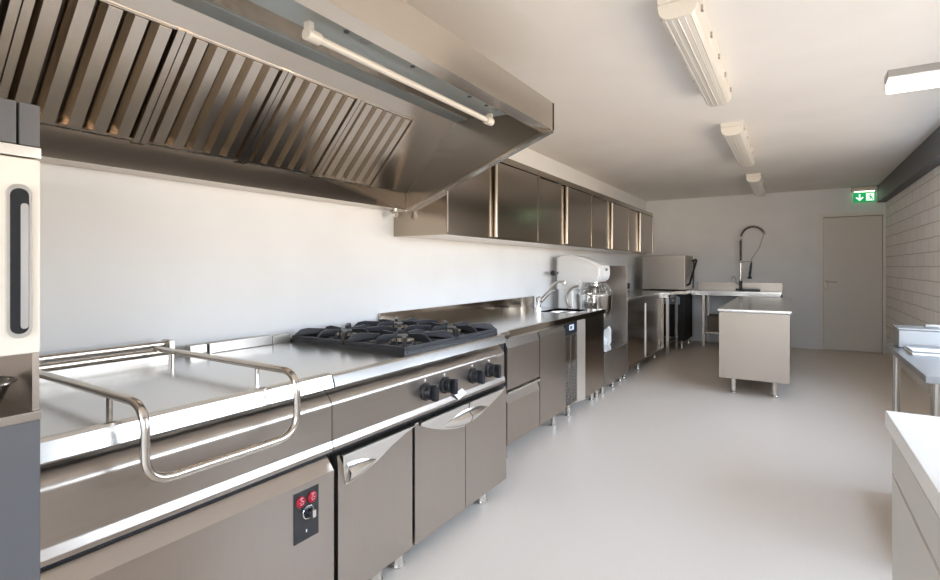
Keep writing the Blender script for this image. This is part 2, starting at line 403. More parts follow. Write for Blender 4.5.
def pull(bm, pts, x=-1.372, t=.022):
    """folded pull plate: polygon of (y,z), top edge standing out, lower edge meeting the door"""
    zt = max(z for y, z in pts); zb = min(z for y, z in pts)
    f = [bm.verts.new((x + .004 + t*((z-zb)/(zt-zb))**1.5, y, z)) for y, z in pts]
    bk = [bm.verts.new((x-.001, y, z)) for y, z in pts]; n = len(pts)
    fs = [bm.faces.new(f), bm.faces.new(bk[::-1])] + [bm.faces.new((f[i], bk[i], bk[(i+1) % n], f[(i+1) % n])) for i in range(n)]
    bmesh.ops.recalc_face_normals(bm, faces=fs)
def range_door(y0, y1):
    bm = B(); box(bm, -1.412, -1.374, y0, y1, .083, .612, .003); return obj('door', bm, 'steel', rng)
dA = range_door(1.300, 1.728); dB = range_door(1.746, 2.150); dC = range_door(2.154, 2.585)
bm = B(); pull(bm, [(1.302,.614),(1.72,.614),(1.66,.600),(1.58,.570),(1.50,.532),(1.42,.507),(1.335,.494),(1.318,.545)], -1.374, .02)
hA = obj('pull_handle', bm, 'bright', dA)
bm = B(); lens(bm, 1.12, 1.50, lambda t: .548-.012*(t-.5), .043, -1.368, .032, 1.312); obj('finger_scoop', bm, 'bright', hA)
def low(y, yc=2.135, w=.40): s = abs(y-yc)/w; return .498 + .112*min(1, s)**1.6
ysL = [1.76+(2.148-1.76)*i/10 for i in range(11)]; ysR = [2.156+(2.515-2.156)*i/10 for i in range(11)]
bm = B(); pull(bm, [(1.76,.614)] + [(y, min(.611, low(y)+.002)) for y in ysL] + [(2.148,.614)], -1.374, .02); hB = obj('pull_handle', bm, 'bright', dB)
bm = B(); pull(bm, [(2.156,.614)] + [(y, min(.611, low(y)+.002)) for y in ysR] + [(2.515,.614)], -1.374, .02); hC = obj('pull_handle', bm, 'bright', dC)
bm = B(); lens(bm, 1.93, 2.37, lambda t: .553, .044, -1.368, .036); 
bmL = bm.copy()
def clip(bm, y, keep_less):
    g = bm.verts[:] + bm.edges[:] + bm.faces[:]
    r = bmesh.ops.bisect_plane(bm, geom=g, plane_co=(0,y,0), plane_no=(0,1,0), clear_outer=keep_less, clear_inner=not keep_less)
    es = [e for e in r['geom_cut'] if isinstance(e, bmesh.types.BMEdge)]
    bmesh.ops.holes_fill(bm, edges=es)
clip(bmL, 2.149, True); clip(bm, 2.155, False)
obj('finger_scoop', bmL, 'bright', hB); obj('finger_scoop', bm, 'bright', hC)
for y in (1.838, 1.990, 2.240, 2.412):
    bm = B(); lathe(bm, [(.040,0),(.040,.012),(.034,.018),(.032,.040),(.028,.045)], (-1.391,y,.730), 'X', 24)
    kn = obj('knob', bm, 'black', rng)
    bm = B(); box(bm, -1.350, -1.318, y-.012, y+.012, .694, .766, .006); obj('knob_grip', bm, 'black', kn)
    bm = B(); box(bm, -1.3905, -1.3895, y-.004, y+.004, .776, .786); obj('knob_mark', bm, 'mark', rng)
bm = B(); prism(bm, [(2.055,.672),(2.125,.690),(2.165,.658),(2.095,.638)], 'X', -1.3785, -1.3775); obj('paper_label', bm, 'mark', rng)
bm = B(); box(bm, -1.3905, -1.3885, 2.49, 2.56, .787, .802); obj('badge', bm, 'edge', rng)
# burner pan and burners
BY0, BY1, BX0, BX1 = 1.738, 2.575, -2.19, -1.425
bm = B(); box(bm, BX0, BX1, BY0, BY1, .904, .909, .002)
t = .022
for (a,b_,c_,d_) in ((BX0,BX1,BY0,BY0+t),(BX0,BX1,BY1-t,BY1),(BX0,BX0+t,BY0+t,BY1-t),(BX1-t,BX1,BY0+t,BY1-t)): box(bm, a, b_, c_, d_, .905, .921, .004)
obj('burner_pan', bm, 'iron2', rng)
xm, ym = (BX0+BX1)/2, (BY0+BY1)/2
for ix in (0, 1):
    for iy in (0, 1):
        x0, x1 = (BX0+.012, xm-.003) if ix == 0 else (xm+.003, BX1-.002)
        y0, y1 = (BY0+.002, ym-.003) if iy == 0 else (ym+.003, BY1-.002)
        cx, cy = (x0+x1)/2, (y0+y1)/2
        bm = B(); lathe(bm, [(.070,.908),(.066,.920),(.052,.924),(.050,.930),(.046,.938),(.030,.940)], (cx,cy,0), 'Z', 28); bu = obj('burner', bm, 'iron2', rng)
        bm = B(); lathe(bm, [(.052,.930),(.056,.932),(.056,.945),(.050,.948)], (cx,cy,0), 'Z', 28)
        for k in range(14):
            a = 2*PI*k/14; box(bm, cx+.056*math.cos(a)-.004, cx+.056*math.cos(a)+.004, cy+.056*math.sin(a)-.004, cy+.056*math.sin(a)+.004, .931, .945)
        obj('flame_ring', bm, 'brass', bu)
        bm = B(); lathe(bm, [(.047,.945),(.052,.948),(.050,.956),(.020,.959)], (cx,cy,0), 'Z', 28); obj('burner_cap', bm, 'iron', bu)
        bm = B(); tube(bm, [(cx+.03,cy-.075,.915),(cx+.03,cy-.075,.975)], .004, 8); obj('igniter', bm, 'iron', bu)
        bm = B(); w = .016
        for (a,b_,c_,d_) in ((x0,x1,y0,y0+w),(x0,x1,y1-w,y1),(x0,x0+w,y0+w,y1-w),(x1-w,x1,y0+w,y1-w)): box(bm, a, b_, c_, d_, .919, .938, .004)
        def prong(p, q, wd=.007):
            p, q = Vector(p), Vector(q); d = (q-p).normalized(); s = Vector((-d.y, d.x, 0))*wd
            Lp = (q-p).length; prof = [(0,.928),(0,.936),(.035,.966),(Lp*.45,.972),(Lp,.966),(Lp,.950),(Lp*.6,.944)]
            v0 = [bm.verts.new(p + d*u + s + Vector((0,0,h))) for u, h in prof]; v1 = [bm.verts.new(p + d*u - s + Vector((0,0,h))) for u, h in prof]
            k = len(prof); fs = [bm.faces.new(v0), bm.faces.new(v1[::-1])] + [bm.faces.new((v0[i], v1[i], v1[(i+1) % k], v0[(i+1) % k])) for i in range(k)]
            bmesh.ops.recalc_face_normals(bm, faces=fs)
        r0 = .045
        prong((cx,y0+.004,0),(cx,cy-r0,0)); prong((cx,y1-.004,0),(cx,cy+r0,0)); prong((x0+.004,cy,0),(cx-r0,cy,0)); prong((x1-.004,cy,0),(cx+r0,cy,0))
        for sx in (-1, 1):
            for sy in (-1, 1):
                px = x0+.006 if sx < 0 else x1-.006; py = y0+.006 if sy < 0 else y1-.006
                prong((px,py,0), (cx+sx*.075, cy+sy*.075, 0), .009)
        obj('pan_support', bm, 'iron', rng)
for y in (1.56, 1.70, 2.41): foot(rng, -1.437, y, .085, .030)
for y in (1.35, 2.50): foot(rng, -2.1, y, .085, .024)

# ------------------------------------------------------------------ refrigerated counter
FX = -1.58
fr = thing('refrigerated_counter', 'steel refrigerated counter with two drawers, a door and a vent grille under the worktop', 'refrigerated counter', (-1.9, 3.45, 0))
bm = B(); box(bm, -2.22, FX-.035, 2.605, 4.288, .11, .826); obj('body', bm, 'dull', fr)
bm = B(); box(bm, FX-.035, FX-.02, 2.605, 2.975, .11, .826); obj('side_panel', bm, 'gap', fr)
def drawer(z0, z1):
    bm = B(); prism(bm, [(FX-.034,z0),(FX,z0),(FX,z1-.075),(FX-.022,z1-.012),(FX-.018,z1-.004),(FX-.002,z1),(FX-.002,z1-.0),(FX-.034,z1)], 'Y', 2.985, 3.492)
    d = obj('drawer', bm, 'steel', fr, 8)
    bm = B(); strip(bm, [(FX-.020,z1-.012),(FX+.004,z1-.003),(FX+.004,z1-.012)], .002, 'Y', 2.985, 3.492); obj('drawer_pull', bm, 'bright', d)
drawer(.478, .826); drawer(.112, .462)
bm = B(); prism(bm, [(FX-.034,.112),(FX,.112),(FX,.77),(FX-.02,.815),(FX-.018,.822),(FX-.034,.826)], 'Y', 3.503, 4.005); dr = obj('door', bm, 'steel', fr, 8)
bm = B(); strip(bm, [(FX-.018,.812),(FX+.006,.822),(FX+.006,.812)], .002, 'Y', 3.503, 4.005); obj('door_pull', bm, 'bright', dr)
bm = B(); box(bm, FX-.034, FX-.002, 4.012, 4.286, .72, .826, .003); cpn = obj('control_panel', bm, 'black', fr)
bm = B(); box(bm, FX-.0025, FX+.0005, 4.10, 4.20, .755, .80); obj('display', bm, 'screen', cpn)
bm = B(); box(bm, FX-.001, FX+.0012, 4.115, 4.150, .765, .790); box(bm, FX-.001, FX+.0012, 4.160,4.165,.765,.790); obj('display_figure', bm, 'black', cpn)
bm = B(); box(bm, FX-.034, FX-.018, 4.012, 4.286, .125, .715)
for y in (4.012, 4.14, 4.272): box(bm, FX-.018, FX-.002, y, y+.014, .125, .715)
for z in (.125, .705, .48): box(bm, FX-.018, FX-.003, 4.026, 4.272, z, z+.012)
for k in range(14):
    y = 4.03+k*.0175; box(bm, FX-.016, FX-.006, y, y+.009, .49, .71)
obj('vent_panel', bm, 'steel', fr)
bm = B()
for k in range(12):
    for j in range(9):
        z = .142+k*.028; y = 4.032+j*.0265+(.013 if k % 2 else 0)
        box(bm, FX-.019, FX-.008, y, y+.012, z, z+.012)
obj('perforated_plate', bm, 'midg', fr)
for y in (3.05, 3.89, 4.22): foot(fr, -1.64, y, .11)
for y in (2.7, 4.2): foot(fr, -2.15, y, .11)

# steel cupboard at the end of the counter
cu = thing('base_cupboard', 'dark narrow steel cupboard with pale edge strip next to the refrigerated counter', 'cupboard', (-1.9, 4.66, 0))
bm = B(); box(bm, -2.22, FX-.03, 4.298, 5.03, .10, .826); obj('body', bm, 'dull', cu)
bm = B(); box(bm, FX-.03, FX, 4.462, 5.03, .10, .822, .003); obj('door', bm, 'cabin', cu)
bm = B(); prism(bm, [(FX-.03,4.300),(FX+.012,4.455),(FX+.004,4.460),(FX-.03,4.460)], 'Z', .10, .822); obj('edge_strip', bm, 'edge', cu)
for y in (4.83, 4.97): foot(cu, -1.64, y, .10)
for y in (4.35, 4.97): foot(cu, -2.15, y, .10)

# worktop with sink
wt = thing('worktop', 'long steel worktop with sink bowl and upstand running along the wall', 'worktop', (-1.9, 3.8, .83))
bm = B()
SX0, SX1, SY0, SY1 = -2.02, -1.70, 4.44, 4.92   # sink hole
for (a,b_,c_,d_) in ((-2.245,FX+.012,2.600,SY0),(-2.245,FX+.012,SY1,5.045),(-2.245,SX0,SY0,SY1),(SX1,FX+.012,SY0,SY1)): box(bm, a, b_, c_, d_, .845, .868)
box(bm, -2.2, FX-.006, 5.035, 5.045, .828, .845)
obj('top_slab', bm, 'top', wt)
bm = B(); box(bm, FX-.006, FX+.012, 2.600, 5.045, .830, .845); box(bm, FX+.0121, FX+.0135, 3.0, 5.045, .829, .870); obj('front_edge', bm, 'trough', wt)
bm = B(); tube(bm, [(FX+.004,3.00,.868),(FX+.004,5.04,.868)], .006, 8); obj('raised_edge', bm, 'dull', wt)
bm = B()
box(bm, SX0, SX1, SY0, SY1, .829, .832)
for (a,b_,c_,d_) in ((SX0-.004,SX0,SY0,SY1),(SX1,SX1+.004,SY0,SY1),(SX0,SX1,SY0-.004,SY0),(SX0,SX1,SY1,SY1+.004)): box(bm, a, b_, c_, d_, .829, .868)
obj('sink_bowl', bm, 'bright', wt)
bm = B(); box(bm, -2.266, -2.246, 2.49, 4.158, .83, .99, .002); obj('upstand', bm, 'trim_steel', wt)
bm = B(); box(bm, -2.266, -2.246, 4.164, 4.84, .83, .99, .002); obj('upstand', bm, 'trim_steel', wt)
# mixer tap
tp = thing('mixer_tap', 'chrome swan tap with slanted spout rising from the worktop at the end of the upstand', 'tap', (-2.16, 4.76, .868))
tx, ty = -2.16, 4.76
bm = B(); lathe(bm, [(.034,.0005),(.034,.008),(.024,.012),(.024,.07),(.028,.075),(.028,.115),(.020,.125)], (tx,ty,.868), 'Z', 20); obj('tap_body', bm, 'chrome', tp)
bm = B(); tube(bm, fillet([(tx,ty,.95),(tx+.17,ty+.01,1.125),(tx+.20,ty+.012,1.142),(tx+.27,ty+.014,1.142)], .02, 5), .013, 12); lathe(bm, [(.016,-.035),(.018,-.03),(.018,0),(.014,.004)], (tx+.268,ty+.014,1.146), 'Z', 14); obj('spout', bm, 'chrome', tp)
bm = B(); tube(bm, fillet([(tx+.02,ty,.93),(tx+.14,ty-.03,1.035),(tx+.18,ty-.03,1.06)], .03, 4), .009, 10); obj('lever', bm, 'chrome', tp)

# ------------------------------------------------------------------ pedestal and planetary mixer
pe = thing('mixer_pedestal', 'low steel plinth cabinet on feet carrying the white mixer', 'plinth', (-1.9, 5.46, 0))
bm = B(); box(bm, -2.22, FX-.005, 5.075, 5.872, .085, .425, .004); obj('body', bm, 'dull', pe)
bm = B(); box(bm, -2.22, FX+.008, 5.072, 5.875, .425, .44, .003); obj('top_plate', bm, 'top', pe)
for (x,y) in ((-1.64,5.16),(-1.64,5.51),(-1.64,5.80),(-2.15,5.16),(-2.15,5.80)): foot(pe, x, y, .085)
mx = thing('planetary_mixer', 'white planetary dough mixer with steel bowl and wire guard beyond the sink', 'mixer', (-1.95, 5.42, .44))
MY = 5.42
bm = B()
prism(bm, [(-2.16,.44),(-1.72,.44),(-1.70,.47),(-1.70,.50),(-1.74,.54),(-1.90,.56),(-1.96,.66),(-1.98,1.05),(-2.16,1.05)], 'Y', MY-.17, MY+.17)
es = [e for e in bm.edges if abs(e.verts[0].co.y-e.verts[1].co.y) < 1e-4]
bmesh.ops.bevel(bm, geom=es, offset=.025, segments=3, affect='EDGES'); obj('column', bm, 'white_p', mx)
for sy in (-1, 1):
    bm = B(); y0, y1 = sorted((MY+sy*.10, MY+sy*.17)); prism(bm, [(-1.92,.44),(-1.69,.44),(-1.675,.47),(-1.675,.60),(-1.69,.64),(-1.73,.60),(-1.75,.50),(-1.92,.50)], 'Y', y0, y1); obj('base_leg', bm, 'white_p', mx)
hp = [(-2.19,1.05),(-2.19,1.385)] + [(-2.13,1.41),(-2.0,1.415),(-1.88,1.39),(-1.76,1.345),(-1.685,1.305),(-1.675,1.28),(-1.675,1.20),(-1.69,1.16),(-1.73,1.13),(-1.90,1.125),(-1.93,1.05)]
bm = B(); prism(bm, hp, 'Y', MY-.16, MY+.16)
es = [e for e in bm.edges if abs(e.verts[0].co.y-e.verts[1].co.y) < 1e-4]
bmesh.ops.bevel(bm, geom=es, offset=.035, segments=4, affect='EDGES'); hdm = obj('mixer_head', bm, 'white_p', mx)
bm = B(); lathe(bm, [(.012,0),(.012,-.02),(.016,-.05),(.028,-.11),(.028,-.14),(.020,-.15)], (-2.165,MY-.158,1.225), 'Y', 14); obj('side_knob', bm, 'black', hdm)
bm = B(); box(bm, -1.677, -1.672, MY-.03, MY+.03, 1.25, 1.275, .001); obj('front_switch', bm, 'black', hdm)
bcx = -1.80
bm = B(); prof_o = [(.05,.70),(.11,.715),(.155,.77),(.176,.86),(.180,.98),(.190,.985),(.190,.995),(.176,.995),(.170,.86),(.150,.78),(.11,.73),(.01,.72)]
lathe(bm, prof_o, (bcx,MY,0), 'Z', 36); bw = obj('mixing_bowl', bm, 'chrome', mx)
bm = B(); pts = []
a0 = [(-.02,.105),(-.10,.08),(-.145,.02),(-.155,-.05),(-.13,-.11),(-.09,-.15)]
tube(bm, fillet([(bcx-.17+0*u, MY-.10+.0*u, .995+v) if False else (bcx-.10+u, MY-.185, .985+v) for u, v in a0], .04, 4), .013, 10); obj('bowl_handle', bm, 'dull', bw)
bm = B()
for k in range(26):
    a = 2*PI*k/26; tube(bm, [(bcx+.182*math.cos(a), MY+.182*math.sin(a), .998), (bcx+.165*math.cos(a), MY+.165*math.sin(a), 1.05), (bcx+.115*math.cos(a), MY+.115*math.sin(a), 1.115)], .0028, 6)
for r_, z_ in ((.183,1.0),(.166,1.048),(.115,1.115)): tube(bm, [(bcx+r_*math.cos(2*PI*k/36), MY+r_*math.sin(2*PI*k/36), z_) for k in range(36)], .004, 6, closed=True)
obj('wire_guard', bm, 'chrome', mx)
bm = B(); lathe(bm, [(.05,1.13),(.05,1.085),(.035,1.08),(.018,1.06),(.018,.9)], (bcx,MY,0), 'Z', 20); obj('planet_shaft', bm, 'chrome', mx)

# ------------------------------------------------------------------ base cabinet with splash shield, beyond the mixer
bc = thing('sliding_door_cabinet', 'steel base cabinet with two sliding doors and tall splash shield beside the mixer', 'cabinet', (-1.9, 6.9, 0))
bm = B(); box(bm, -2.22, FX-.03, 5.90, 7.84, .11, .90); box(bm, FX-.03, FX, 5.90, 5.925, .11, .90); box(bm, FX-.03, FX, 7.815, 7.84, .11, .90); box(bm, FX-.03, FX, 5.925, 7.815, .83, .90); box(bm, FX-.03, FX, 5.925, 7.815, .11, .13); obj('body', bm, 'cabin', bc)
bm = B(); box(bm, -2.25, FX+.008, 5.895, 7.845, .90, .93, .003); obj('top_slab', bm, 'top', bc)
bm = B(); box(bm, -2.25, FX-.002, 5.885, 5.897, .11, 1.305, .002); obj('splash_shield', bm, 'steel', bc)
for y0, y1, x in ((5.93,6.77,FX-.006), (6.72,7.81,FX-.018)):
    bm = B(); box(bm, x-.010, x, y0, y1, .135, .828); d = obj('door', bm, 'cabin', bc)
    yy = y1-.02 if y0 < 6 else y0+.06
    bm = B(); box(bm, x, x+.010, yy, yy+.022, .14, .825, .002); obj('pull_strip', bm, 'edge', d)
for y in (5.99, 6.62, 7.53): foot(bc, -1.645, y, .11); foot(bc, -2.15, y, .11)

# ------------------------------------------------------------------ dishwasher and its table
ta = thing('loading_table', 'open steel dish table between the sliding door cabinet and the dishwasher', 'table', (-1.9, 8.2, 0))
bm = B(); box(bm, -2.25, -1.50, 7.852, 8.60, .885, .915, .003); box(bm, -1.52, -1.50, 7.852, 8.60, .84, .885); box(bm, -2.25,-1.50,7.852,7.872,.84,.885); obj('top_slab', bm, 'top', ta)
for (x,y) in ((-1.54,7.90),(-2.2,7.90)):
    bm = B(); box(bm, x-.02, x+.02, y-.02, y+.02, .0, .885, .003); obj('leg', bm, 'steel', ta)
for (x,y) in ((-1.54,8.56),(-2.2,8.56)):
    bm = B(); box(bm, x-.02, x+.02, y-.02, y+.02, .0, .885, .003); obj('leg', bm, 'steel', ta)
bm = B(); box(bm, -1.55, -1.53, 7.92, 8.54, .16, .19); box(bm, -2.18, -1.56, 8.55, 8.57, .16, .19); obj('cross_rail', bm, 'steel', ta)
dw = thing('hood_dishwasher', 'large steel pass through dishwasher with box shaped hood in the far left corner', 'dishwasher', (-1.75, 8.98, 0))
bm = B(); box(bm, -2.06, -1.43, 8.63, 9.36, .12, .86, .004); obj('body', bm, 'gap', dw)
bm = B(); box(bm, -2.08, -1.41, 8.62, 9.38, .86, .915, .003); obj('wash_table', bm, 'steel', dw)
bm = B(); box(bm, -2.07, -1.42, 8.61, 9.36, .955, 1.475, .008); box(bm, -2.075, -1.415, 8.605, 9.365, .935, .957); hdw = obj('wash_hood', bm, 'dull', dw)
bm = B(); tube(bm, fillet([(-1.42,8.75,1.0),(-1.375,8.75,1.02),(-1.345,9.22,1.40),(-1.37,9.28,1.42),(-1.42,9.28,1.38)], .03, 4), .016, 10); tube(bm, [(-1.40,9.25,.93),(-1.39,9.25,1.4)], .012, 8); obj('lift_handle', bm, 'black', hdw)
bm = B(); box(bm, -1.98, -1.50, 8.615, 8.632, .70, .82, .003); cpd = obj('control_strip', bm, plain('blue_grey_panel', (.20,.25,.30), .35), dw)
for x in (-1.6, -1.7):
    bm = B(); lathe(bm, [(.018,0),(.018,-.006),(.012,-.008)], (x,8.615,.76), 'Y', 14); obj('button', bm, 'mark', cpd)
for (x,y) in ((-1.48,8.68),(-2.0,8.68),(-1.48,9.3),(-2.0,9.3)): foot(dw, x, y, .12)
sk = thing('wall_socket', 'small black power socket on the left wall beside the dishwasher', 'socket', (XL+.02, 8.33, .985))
bm = B(); box(bm, XL+.001, XL+.045, 8.29, 8.44, .94, 1.03, .004); obj('box', bm, 'black', sk)
bm = B(); lathe(bm, [(.024,.045),(.024,.049),(.016,.049)], (XL,8.365,.985), 'X', 18); obj('outlet', bm, 'midg', sk)

# ------------------------------------------------------------------ sink table along the back wall
st = thing('sink_table', 'steel sink table with upstand and lower shelf along the far wall', 'table', (-.78, 9.4, 0))
bm = B(); box(bm, -1.405, -.14, 9.06, 9.728, .875, .905, .003); box(bm, -1.405,-.14, 9.06, 9.075, .835, .875); box(bm, -.155,-.14, 9.06, 9.728, .835, .875); obj('top_slab', bm, 'top', st)
bm = B(); box(bm, -1.405, -.14, 9.728, 9.746, .875, 1.03, .002); obj('upstand', bm, 'dull', st)
bm = B(); box(bm, -.70, -.19, 9.12, 9.62, .60, .875, .01); obj('sink_bowl', bm, 'steel', st)
for (x,y) in ((-1.225,9.12),(-.18,9.12),(-1.225,9.68),(-.18,9.68)):
    bm = B(); box(bm, x-.02, x+.02, y-.02, y+.02, .0, .875, .003); obj('leg', bm, 'steel', st)
bm = B(); box(bm, -1.24, -.165, 9.11, 9.70, .215, .24, .003); obj('lower_shelf', bm, 'steel', st)
sb = thing('storage_box', 'brown box lying on the lower shelf of the sink table', 'box', (-1.05, 9.4, .24))
bm = B(); box(bm, -1.18, -.78, 9.22, 9.62, .2405, .485, .006); bmx = plain('brown_board', (.20,.165,.13), .7); obj('box_body', bm, bmx, sb)
bm = B(); box(bm, -1.187, -.773, 9.213, 9.627, .455, .492, .004); obj('box_lid', bm, bmx, sb)
tray = thing('drain_tray', 'narrow dark tray on the sink table beside the spray tap', 'tray', (-.57, 9.45, .905))
bm = B(); box(bm, -.70, -.44, 9.40, 9.50, .9055, .935, .004); obj('tray_body', bm, 'iron2', tray)
bm = B(); tube(bm, [(-.69,9.395,.938),(-.45,9.395,.938)], .004, 8); obj('tray_lip', bm, 'dull', tray)
sp_ = thing('spray_tap', 'tall pre-rinse spray tap with coiled spring hose at the far wall', 'tap', (-.725, 9.58, .905))
Y0 = 9.58
bm = B(); lathe(bm, [(.035,0),(.035,.02),(.024,.03),(.024,.12),(.028,.125),(.028,.15),(.016,.16)], (-.725,Y0,.9065), 'Z', 18); box(bm, -.80,-.64, Y0-.03, Y0+.03, .9065, .935, .004); obj('tap_base', bm, 'iron2', sp_)
bm = B(); tube(bm, [(-.725,Y0,1.05),(-.725,Y0,1.39)], .013, 12); obj('riser', bm, 'chrome', sp_)
bm = B(); tube(bm, fillet([(-.75,Y0,1.0),(-.785,Y0-.01,1.03),(-.80,Y0-.02,1.13),(-.84,Y0-.03,1.14),(-.865,Y0-.03,1.09)], .03, 4), .013, 10); obj('lever', bm, 'dull', sp_)
path = [Vector((-.725,Y0,1.38+.38*k/14)) for k in range(15)]
for k in range(1, 25):
    a = PI - (PI*.86)*k/24; path.append(Vector((-.725+.175+.175*math.cos(a), Y0, 1.76+.19*math.sin(a))))
bm = B(); tube(bm, path, .015, 8); hs = obj('hose', bm, 'iron2', sp_)
bm = B(); hel = []; T = 40*10; L_ = len(path)-1
for i in range(T+1):
    s = i/T*L_; k = min(int(s), L_-1); f = s-k; p = path[k].lerp(path[k+1], f); d = (path[k+1]-path[k]).normalized()
    a = 2*PI*i/10; n1 = Vector((0,1,0)); n2 = d.cross(n1); hel.append(p + (n1*math.cos(a)+n2*math.sin(a))*.024)
tube(bm, hel, .0045, 5); obj('spring', bm, 'chrome', hs)
e = path[-1]
bm = B(); lathe(bm, [(.015,-.025),(.02,-.02),(.02,.02),(.015,.025)], e, 'Z', 12); tube(bm, [e, (-.46,Y0,1.60), (-.565,Y0,1.43), (-.572,Y0,1.36)], .007, 8); obj('lower_hose', bm, 'dull', sp_)
bm = B(); tube(bm, [(-.725,Y0,1.375),(-.572,Y0,1.38)], .006, 8); lathe(bm, [(.022,-.02),(.024,-.018),(.024,.018),(.022,.02)], (-.725,Y0,1.375), 'Z', 14); obj('hook_arm', bm, 'dull', sp_)
bm = B(); tube(bm, [(-.572,Y0,1.37),(-.58,Y0,1.30),(-.595,Y0,1.17),(-.597,Y0,1.14)], [.012,.018,.02,.014], 12); lathe(bm, [(.018,0),(.032,-.012),(.032,-.04),(.022,-.045)], (-.598,Y0,1.14), 'Z', 16); obj('spray_head', bm, plain('dark_blue_grip', (.02,.03,.045), .35), sp_)

# ------------------------------------------------------------------ island
isl = thing('island_cabinet', 'freestanding steel island cabinet with overhanging top in the middle of the floor', 'island', (-.33, 6.95, 0))
bm = B(); box(bm, -.638, -.024, 5.815, 8.14, .163, .832, .004); obj('body', bm, 'satin', isl)
bm = B(); box(bm, -.652, -.008, 5.795, 8.17, .832, .868, .010, 3); obj('top_slab', bm, 'top', isl)
for (x,y) in ((-.512,5.90),(-.150,5.90),(-.512,8.05),(-.150,8.05)):
    bm = B(); lathe(bm, [(.026,0),(.030,.004),(.030,.02),(.025,.026),(.025,.163)], (x,y,0), 'Z', 20); obj('foot', bm, 'tube', isl)

# ------------------------------------------------------------------ wall cupboards
WX, WXB, WB, WT = -1.835, -2.268, 1.495, 2.125
units = [(2.648, 4.046, 3.285, 'stainless wall cupboard with sliding doors nearest to the extraction hood'),
         (4.050, 5.430, 4.69, 'stainless wall cupboard with sliding doors above the sink tap, second from the hood'),
         (5.434, 6.920, 6.156, 'stainless wall cupboard with sliding doors third from the hood'),
         (6.924, 8.300, 7.50, 'stainless wall cupboard with sliding doors farthest from the hood, above the dishwasher end')]
for (y0, y1, ym_, lab) in units:
    wc = thing('wall_cupboard', lab, 'wall cupboard', ((WX+WXB)/2, (y0+y1)/2, WB), 'steel wall cupboards in a row')
    bm = B()
    box(bm, WXB, WX-.035, y0, y1, WB, WT); box(bm, WX-.035, WX, y0, y1, WT-.05, WT, .002); box(bm, WX-.035, WX, y0, y1, WB, WB+.012)
    box(bm, WX-.035, WX, y0, y0+.012, WB+.012, WT-.05); box(bm, WX-.035, WX, y1-.012, y1, WB+.012, WT-.05)
    obj('carcass', bm, 'cabin', wc)
    for (a, c, x, hy) in ((y0+.014, ym_+.03, WX-.022, y0+.016), (ym_, y1-.014, WX-.004, ym_)):
        bm = B(); box(bm, x-.012, x, a, c, WB+.014, WT-.056, .002); d = obj('sliding_door', bm, 'cabin', wc)
        bm = B(); box(bm, x, x+.012, hy, hy+.02, WB+.016, WT-.058, .003); obj('pull_strip', bm, 'edge', d)

# ------------------------------------------------------------------ ceiling lights
def ceiling_light(y0, y1, lab):
    x = -.43
    r = thing('ceiling_light', lab, 'ceiling light', (x, (y0+y1)/2, ZC), 'fluorescent fittings in a line on the ceiling')
    bm = B(); prism(bm, [(x-.085,ZC),(x+.085,ZC),(x+.08,ZC-.035),(x-.08,ZC-.035)], 'Y', y0, y1); obj('housing', bm, 'cover', r)
    prof = [(x-.083,ZC-.034)] + arc(x, ZC-.045, .083, PI, 2*PI, 14) + [(x+.083,ZC-.034)]
    prof = [(px, max(pz, ZC-.045-.062*(1-((px-x)/.083)**4*.6))) for px, pz in prof]
    bm = B(); prism(bm, prof, 'Y', y0+.012, y1-.012); 
    for k in (-2, -1, 0, 1, 2): tube(bm, [(x+k*.027, y0+.03, ZC-.108+abs(k)*.004), (x+k*.027, y1-.03, ZC-.108+abs(k)*.004)], .004, 6)
    cv = obj('diffuser', bm, 'cover', r)
    for s in (-1, 1):
        for k in range(5):
            yy = y0+.12+(y1-y0-.24)*k/4; bm = B(); box(bm, x+s*.085-.006, x+s*.085+.006, yy-.012, yy+.012, ZC-.055, ZC-.03, .002); obj('clip', bm, 'dull', cv)
ceiling_light(2.40, 3.90, 'long fluorescent ceiling light nearest the camera, largest of the three in the line')
ceiling_light(4.80, 6.45, 'fluorescent ceiling light in the middle of the line of three')
ceiling_light(7.60, 9.20, 'fluorescent ceiling light farthest away, close to the far wall')

# ------------------------------------------------------------------ exit sign
es_ = thing('exit_sign', 'lit green emergency exit sign with arrow and running figure above the door', 'exit sign', (.90, YB-.06, 2.35))
bm = B(); box(bm, .745, 1.05, YB-.10, YB-.002, 2.425, 2.485, .004); obj('housing', bm, 'dull', es_)
bm = B(); box(bm, .78, 1.015, YB-.095, YB-.02, 2.419, 2.426); obj('lamp_strip', bm, 'sign_l', es_)
SYF = YB-.062
bm = B(); box(bm, .765, 1.03, SYF, SYF+.014, 2.262, 2.408, .002); brd = obj('sign_board', bm, 'sign_g', es_)
def flat(poly, name, mat, t=.002):
    bm = B(); prism(bm, poly, 'Y', SYF-t, SYF+.001); return obj(name, bm, mat, brd)
flat([(.832,2.385),(.832,2.318),(.806,2.344),(.793,2.331),(.841,2.282),(.889,2.331),(.876,2.344),(.850,2.318),(.850,2.385)], 'arrow', 'sign_w')
flat([(.918,2.282),(1.012,2.282),(1.012,2.392),(.918,2.392)], 'doorway', 'sign_w')
bm = B()
for poly in ([(.955,2.372),(.962,2.380),(.971,2.380),(.976,2.372),(.971,2.363),(.960,2.363)], [(.947,2.357),(.968,2.359),(.986,2.326),(.972,2.318)],
             [(.947,2.357),(.928,2.342),(.932,2.337),(.953,2.350)], [(.966,2.356),(.990,2.345),(1.001,2.350),(1.000,2.343),(.988,2.336),(.968,2.346)],
             [(.986,2.328),(1.004,2.306),(1.003,2.288),(.994,2.288),(.992,2.303),(.974,2.318)], [(.974,2.325),(.952,2.305),(.930,2.303),(.930,2.296),(.958,2.297),(.982,2.316)]):
    prism(bm, poly, 'Y', SYF-.004, SYF-.001)
